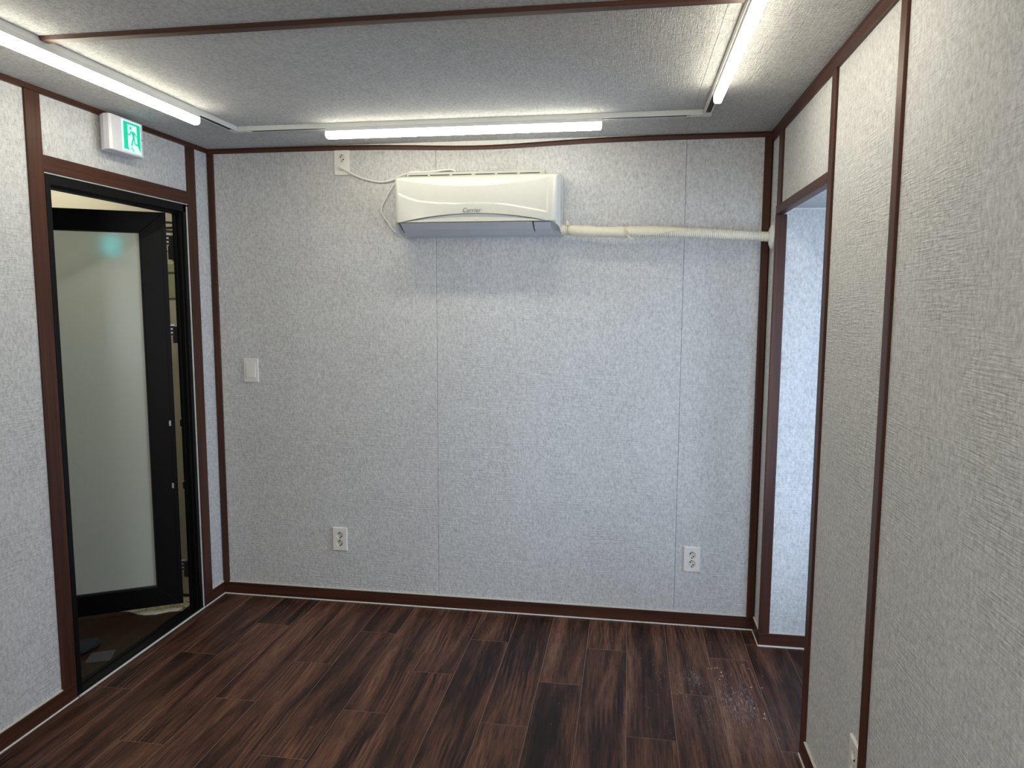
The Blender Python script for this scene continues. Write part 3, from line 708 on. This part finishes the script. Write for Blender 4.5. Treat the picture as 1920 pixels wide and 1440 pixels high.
zu = lambda x: 1.942-0.037*((x-AXC)/0.338)**2
zl = lambda x: 1.9255-0.0195*((x-AXC)/0.338)**2
PX0, PX1 = 1.030, 1.776
def pd(x, z):
    k = min(1.0, max(0.0, min(x-PX0, PX1-x)/0.030)); k = math.sqrt(max(0, 1-(1-k)**2))
    d = 0.182+0.022*k
    t = z-zs(x)
    if t > 0: d -= 0.30*t*smooth01(t/0.012)
    if z > 2.098: d -= (z-2.098)**2*60
    out = max(zc(x)-z, 1.050-x, x-1.731)
    d += 0.0042*(0.30+0.70*min(1, abs(x-1.42)/0.25))*smooth01((out+0.004)/0.009)-0.0042*k
    return d
rows = []
xsn = xsamp(PX0, PX1, 110)
for j in range(121):
    row = []
    for x in xsn:
        z0 = max(1.9055, zu(x)) if abs(x-AXC) < 0.338 else 1.9055
        z = z0+(2.108-z0)*j/120
        row.append((x, RC-pd(x, z), z))
    rows.append(row)
apart('front_panel', MB().grid(rows), M['acwhite'], smooth=True, fix=False)
rows = [[], []]
cr = [[], [], []]
for i in range(49):
    x = AXC-0.338+0.676*i/48; a, b = zu(x), zl(x)
    d = 0.199
    cr[0].append((x, RC-d+0.004, a+0.001)); cr[1].append((x, RC-d, a-0.0008)); cr[2].append((x, RC-d-0.001, min(b, a-0.0009)))
apart('silver_arc', MB().grid(cr), M['silver'], smooth=True)
rows = []
for j in range(5):
    rows.append([(AXC-0.338+0.676*i/48, RC-0.2005-0.001*j/4, zl(AXC-0.338+0.676*i/48)+(1.9055-zl(AXC-0.338+0.676*i/48))*j/4) for i in range(49)])
apart('lower_panel', MB().grid(rows), M['acwhite'], smooth=True)
lv = MB().prism([(RC-0.196, 1.9035), (RC-0.198, 1.9005), (RC-0.150, 1.8755), (RC-0.085, 1.8570), (RC-0.085, 1.860), (RC-0.150, 1.879)], 0, 1.055, 1.664)
apart('underside', MB().prism([(RC-0.190, 1.9008), (RC-0.1495, 1.8755), (RC-0.085, 1.8562), (RC-0.004, 1.8522), (RC-0.004, 1.856), (RC-0.085, 1.860), (RC-0.150, 1.880)], 0, 1.043, 1.745), M['acshade'])  # its blue-grey shade is in the material colour
apart('louver', lv, M['acshade'], bevel=0.0006, seg=1)
for xx in (1.0525, 1.6665):
    apart('louver_joint', MB().prism([(RC-0.1965, 1.9030), (RC-0.1985, 1.9002), (RC-0.150, 1.8752), (RC-0.085, 1.8567), (RC-0.085, 1.860), (RC-0.150, 1.879)], 0, xx-0.0022, xx+0.0022), M['dark'])
gr = apart('top_grille', MB().box(1.055, 1.705, RC-0.085, RC-0.036, 2.112, 2.146), M['acwhite'], bevel=0.003)
for i in range(6):
    x0 = 1.064+i*0.1045+(0.004 if i > 2 else 0)
    apart('slot', MB().box(x0, x0+0.092, RC-0.0858, RC-0.083, 2.1305, 2.1345), M['dark'], gr)
sc_ = apart('side_cover', MB().box(AX1-0.006, AX1+0.001, RC-0.060, RC-0.001, 1.862, 2.112), M['acwhite'], bevel=0.001)
tx = bpy.data.curves.new('logo', 'FONT'); tx.body = 'Carrier'; tx.size = 0.0265; tx.shear = 0.32; tx.align_x = 'CENTER'; tx.align_y = 'CENTER'; tx.extrude = 0.0003; tx.space_character = 1.08
to = bpy.data.objects.new('logo_tmp', tx); COL.objects.link(to)
dg = bpy.context.evaluated_depsgraph_get(); me = bpy.data.meshes.new_from_object(to.evaluated_get(dg)); bpy.data.objects.remove(to)
me.materials.clear(); me.materials.append(M['grey'])
lg = bpy.data.objects.new('logo', me); COL.objects.link(lg); lg.parent = ac
lg.location = (1.389-1.4025, -0.2052, 1.9545-1.853); lg.rotation_euler = (math.pi/2, 0, 0)

# power cord: plug in the high outlet, over the top of the unit; a second loop hangs at its left end
pc = empty('power_cord', (0.7035, RC, 2.197)); tag(pc, 'white power cord and round plug running from the high outlet to the air conditioner', 'power cord')
def cpart(name, mb, m, **k):
    mb.v = [(x-0.7035, y-RC, z-2.197) for x, y, z in mb.v]; return mb.make(name, m, pc, **k)
cpart('plug', MB().cyl((0.7035, RC-0.002, 2.1967), 0.0172, -0.010, 1, 24, 0.0168).cyl((0.7035, RC-0.012, 2.1967), 0.0168, -0.014, 1, 24, 0.012), M['cord'], smooth=True)
cpart('strain_relief', MB().tube([(0.7035, RC-0.022, 2.1967), (0.716, RC-0.022, 2.187), (0.732, RC-0.020, 2.177)], lambda i: 0.009-0.002*i, 12), M['cord'], smooth=True)
cpart('cable', MB().tube(spline([(0.728, -0.014, 2.179), (0.765, -0.008, 2.158), (0.83, -0.004, 2.133), (0.905, -0.003, 2.120), (0.965, -0.010, 2.129), (1.02, -0.016, 2.150), (1.08, -0.018, 2.158), (1.16, -0.014, 2.160), (1.235, -0.012, 2.168), (1.268, -0.010, 2.162), (1.262, -0.008, 2.146), (1.24, -0.006, 2.12)], 8), 0.0042, 10), M['cord'], smooth=True)
cpart('cable_clip', MB().tube([(1.045, -0.018, 2.154), (1.056, -0.018, 2.1555), (1.095, -0.018, 2.1575), (1.106, -0.018, 2.158)], lambda i: (0.006, 0.0095, 0.0095, 0.006)[i], 12), M['cord'], smooth=True)
sc = tag(MB().tube(spline([(1.03, -0.012, 2.140), (0.995, -0.010, 2.128), (0.968, -0.008, 2.105), (0.928, -0.004, 2.045), (0.904, -0.003, 1.998), (0.911, -0.003, 1.962), (0.938, -0.006, 1.925), (0.972, -0.012, 1.885), (1.03, -0.018, 1.866)], 8), 0.0036, 10).make('signal_cable', M['cord'], smooth=True), 'thin white cable looping around the left end of the air conditioner', 'cable')

# ------------------------------------------------------------------ refrigerant pipe in cream wrap and ribbed hose
pp = empty('refrigerant_pipe', (1.786, -0.07, 1.878)); tag(pp, 'cream wrapped ribbed pipe from the air conditioner to the right wall', 'pipe')
def ppart(name, mb, m, **k):
    mb.v = [(x-1.786, y+0.07, z-1.878) for x, y, z in mb.v]; return mb.make(name, m, pp, **k)
def pz(x): return 1.8785-0.0165*((x-1.786)/0.3)-0.004*math.sin((x-1.786)*11) if x < 2.086 else 1.8655-0.0300*((x-2.086)/0.62)+0.003*math.sin((x-2.086)*7)
def py(x): return -0.060-0.028*(x-1.786)/0.92
n1 = 130; xs1 = [1.780+(2.100-1.780)*i/n1 for i in range(n1+1)]
def r1(i):
    x = xs1[i]; r = 0.0245+0.0012*math.sin(x*31)+0.0007*math.sin(x*90)
    for c, wdt, dp in ((1.812, 0.012, 0.0035), (2.078, 0.014, 0.004)):
        r -= dp*math.exp(-((x-c)/wdt)**2)*(0.7+0.5*math.sin(x*900))
    return r
ppart('insulation_wrap', MB().tube([(x, py(x), pz(x)) for x in xs1], r1, 20), M['wrap'], smooth=True)
n2 = 480; xs2 = [2.085+(2.698-2.085)*i/n2 for i in range(n2+1)]
ppart('ribbed_hose', MB().tube([(x, py(x), pz(x)) for x in xs2], lambda i: 0.0222-0.0012*(xs2[i]-2.085)/0.6+0.0013*math.sin(2*math.pi*(xs2[i]-2.085)/0.0082), 20), M['hose'], smooth=True)
rows = []
for i in range(40):
    x = 2.088+0.250*i/39; low = -0.5-0.25*math.sin(x*24)+0.5*smooth01((x-2.20)/0.12)
    rr = 0.0248-0.0018*smooth01((x-2.26)/0.07)+0.0006*math.sin(x*70)
    a0, a1 = low, 2.6
    rows.append([(x, py(x)-math.cos(a0+(a1-a0)*k/12)*rr, pz(x)+math.sin(a0+(a1-a0)*k/12)*rr) for k in range(13)])
ppart('tape_flap', MB().grid(rows), M['wrap'], smooth=True)
for c in (1.814, 2.080):
    ring = [(c+0.007*math.sin(2*a_), py(c)+0.0248*math.cos(a_), pz(c)+0.0248*math.sin(a_)) for a_ in [2*math.pi*k/28 for k in range(29)]]
    ppart('tie', MB().tube(ring, 0.0012, 6), M['wrap'])
def flap(x, z, dx, dz):
    return MB().prism([(x-0.004, z), (x+0.005, z), (x+dx+0.010, z+dz), (x+dx-0.002, z+dz+0.006)], 1, py(x)-0.026, py(x)-0.0235)
ppart('tie_end', flap(2.085, pz(2.085)-0.020, 0.020, -0.022), M['wrap']); ppart('tie_end', flap(1.812, pz(1.812)+0.020, -0.004, 0.016), M['wrap'])
rows = []
cyx, czz = py(2.70), pz(2.70)
for x, r in ((2.7135, 0.054), (2.7045, 0.054), (2.700, 0.050), (2.696, 0.040), (2.693, 0.030), (2.690, 0.0225)):
    rows.append([(x, cyx+r*math.cos(2*math.pi*k/32), czz+r*math.sin(2*math.pi*k/32)) for k in range(32)])
ppart('wall_rosette', MB().grid(rows, closed=True), M['white'], smooth=True)

# ------------------------------------------------------------------ plaster crumbs by the side opening
mb = MB()
def crumb(x, y, r):
    vs = []
    for k in range(5):
        a = 2*math.pi*k/5+random.random(); vs.append((x+r*math.cos(a), y+r*math.sin(a), 0.0002))
    vs.append((x, y, r*0.9)); mb.add(vs, [(k, (k+1) % 5, 5) for k in range(5)]+[(4, 3, 2, 1, 0)])
for x, y in ((2.462, -0.41), (2.473, -0.415), (2.487, -0.405), (2.497, -0.40), (2.510, -0.44), (2.506, -0.47), (2.513, -0.472), (2.497, -0.50), (2.61, -0.35), (2.63, -0.39), (2.615, -0.54), (2.655, -0.54), (2.605, -0.70), (2.635, -0.735), (2.625, -0.77), (2.632, -0.77)):
    for q in range(2): crumb(x+random.uniform(-.004, .004), y+random.uniform(-.006, .006), random.uniform(.0012, .0026))
for i in range(170):
    x = random.gauss(2.42, 0.14); y = random.gauss(-0.62, 0.22)
    if 1.7 < x < 2.69 and -1.2 < y < -0.03: crumb(x, y, random.uniform(0.0006, 0.0014))
for i in range(40): crumb(random.uniform(0.1, 2.5), random.uniform(-1.3, -0.05), random.uniform(0.0006, 0.0012))
tag(mb.make('plaster_crumbs', M['crumb']), 'tiny white plaster crumbs scattered on the dark floor by the side opening', 'crumbs', None, 'stuff')
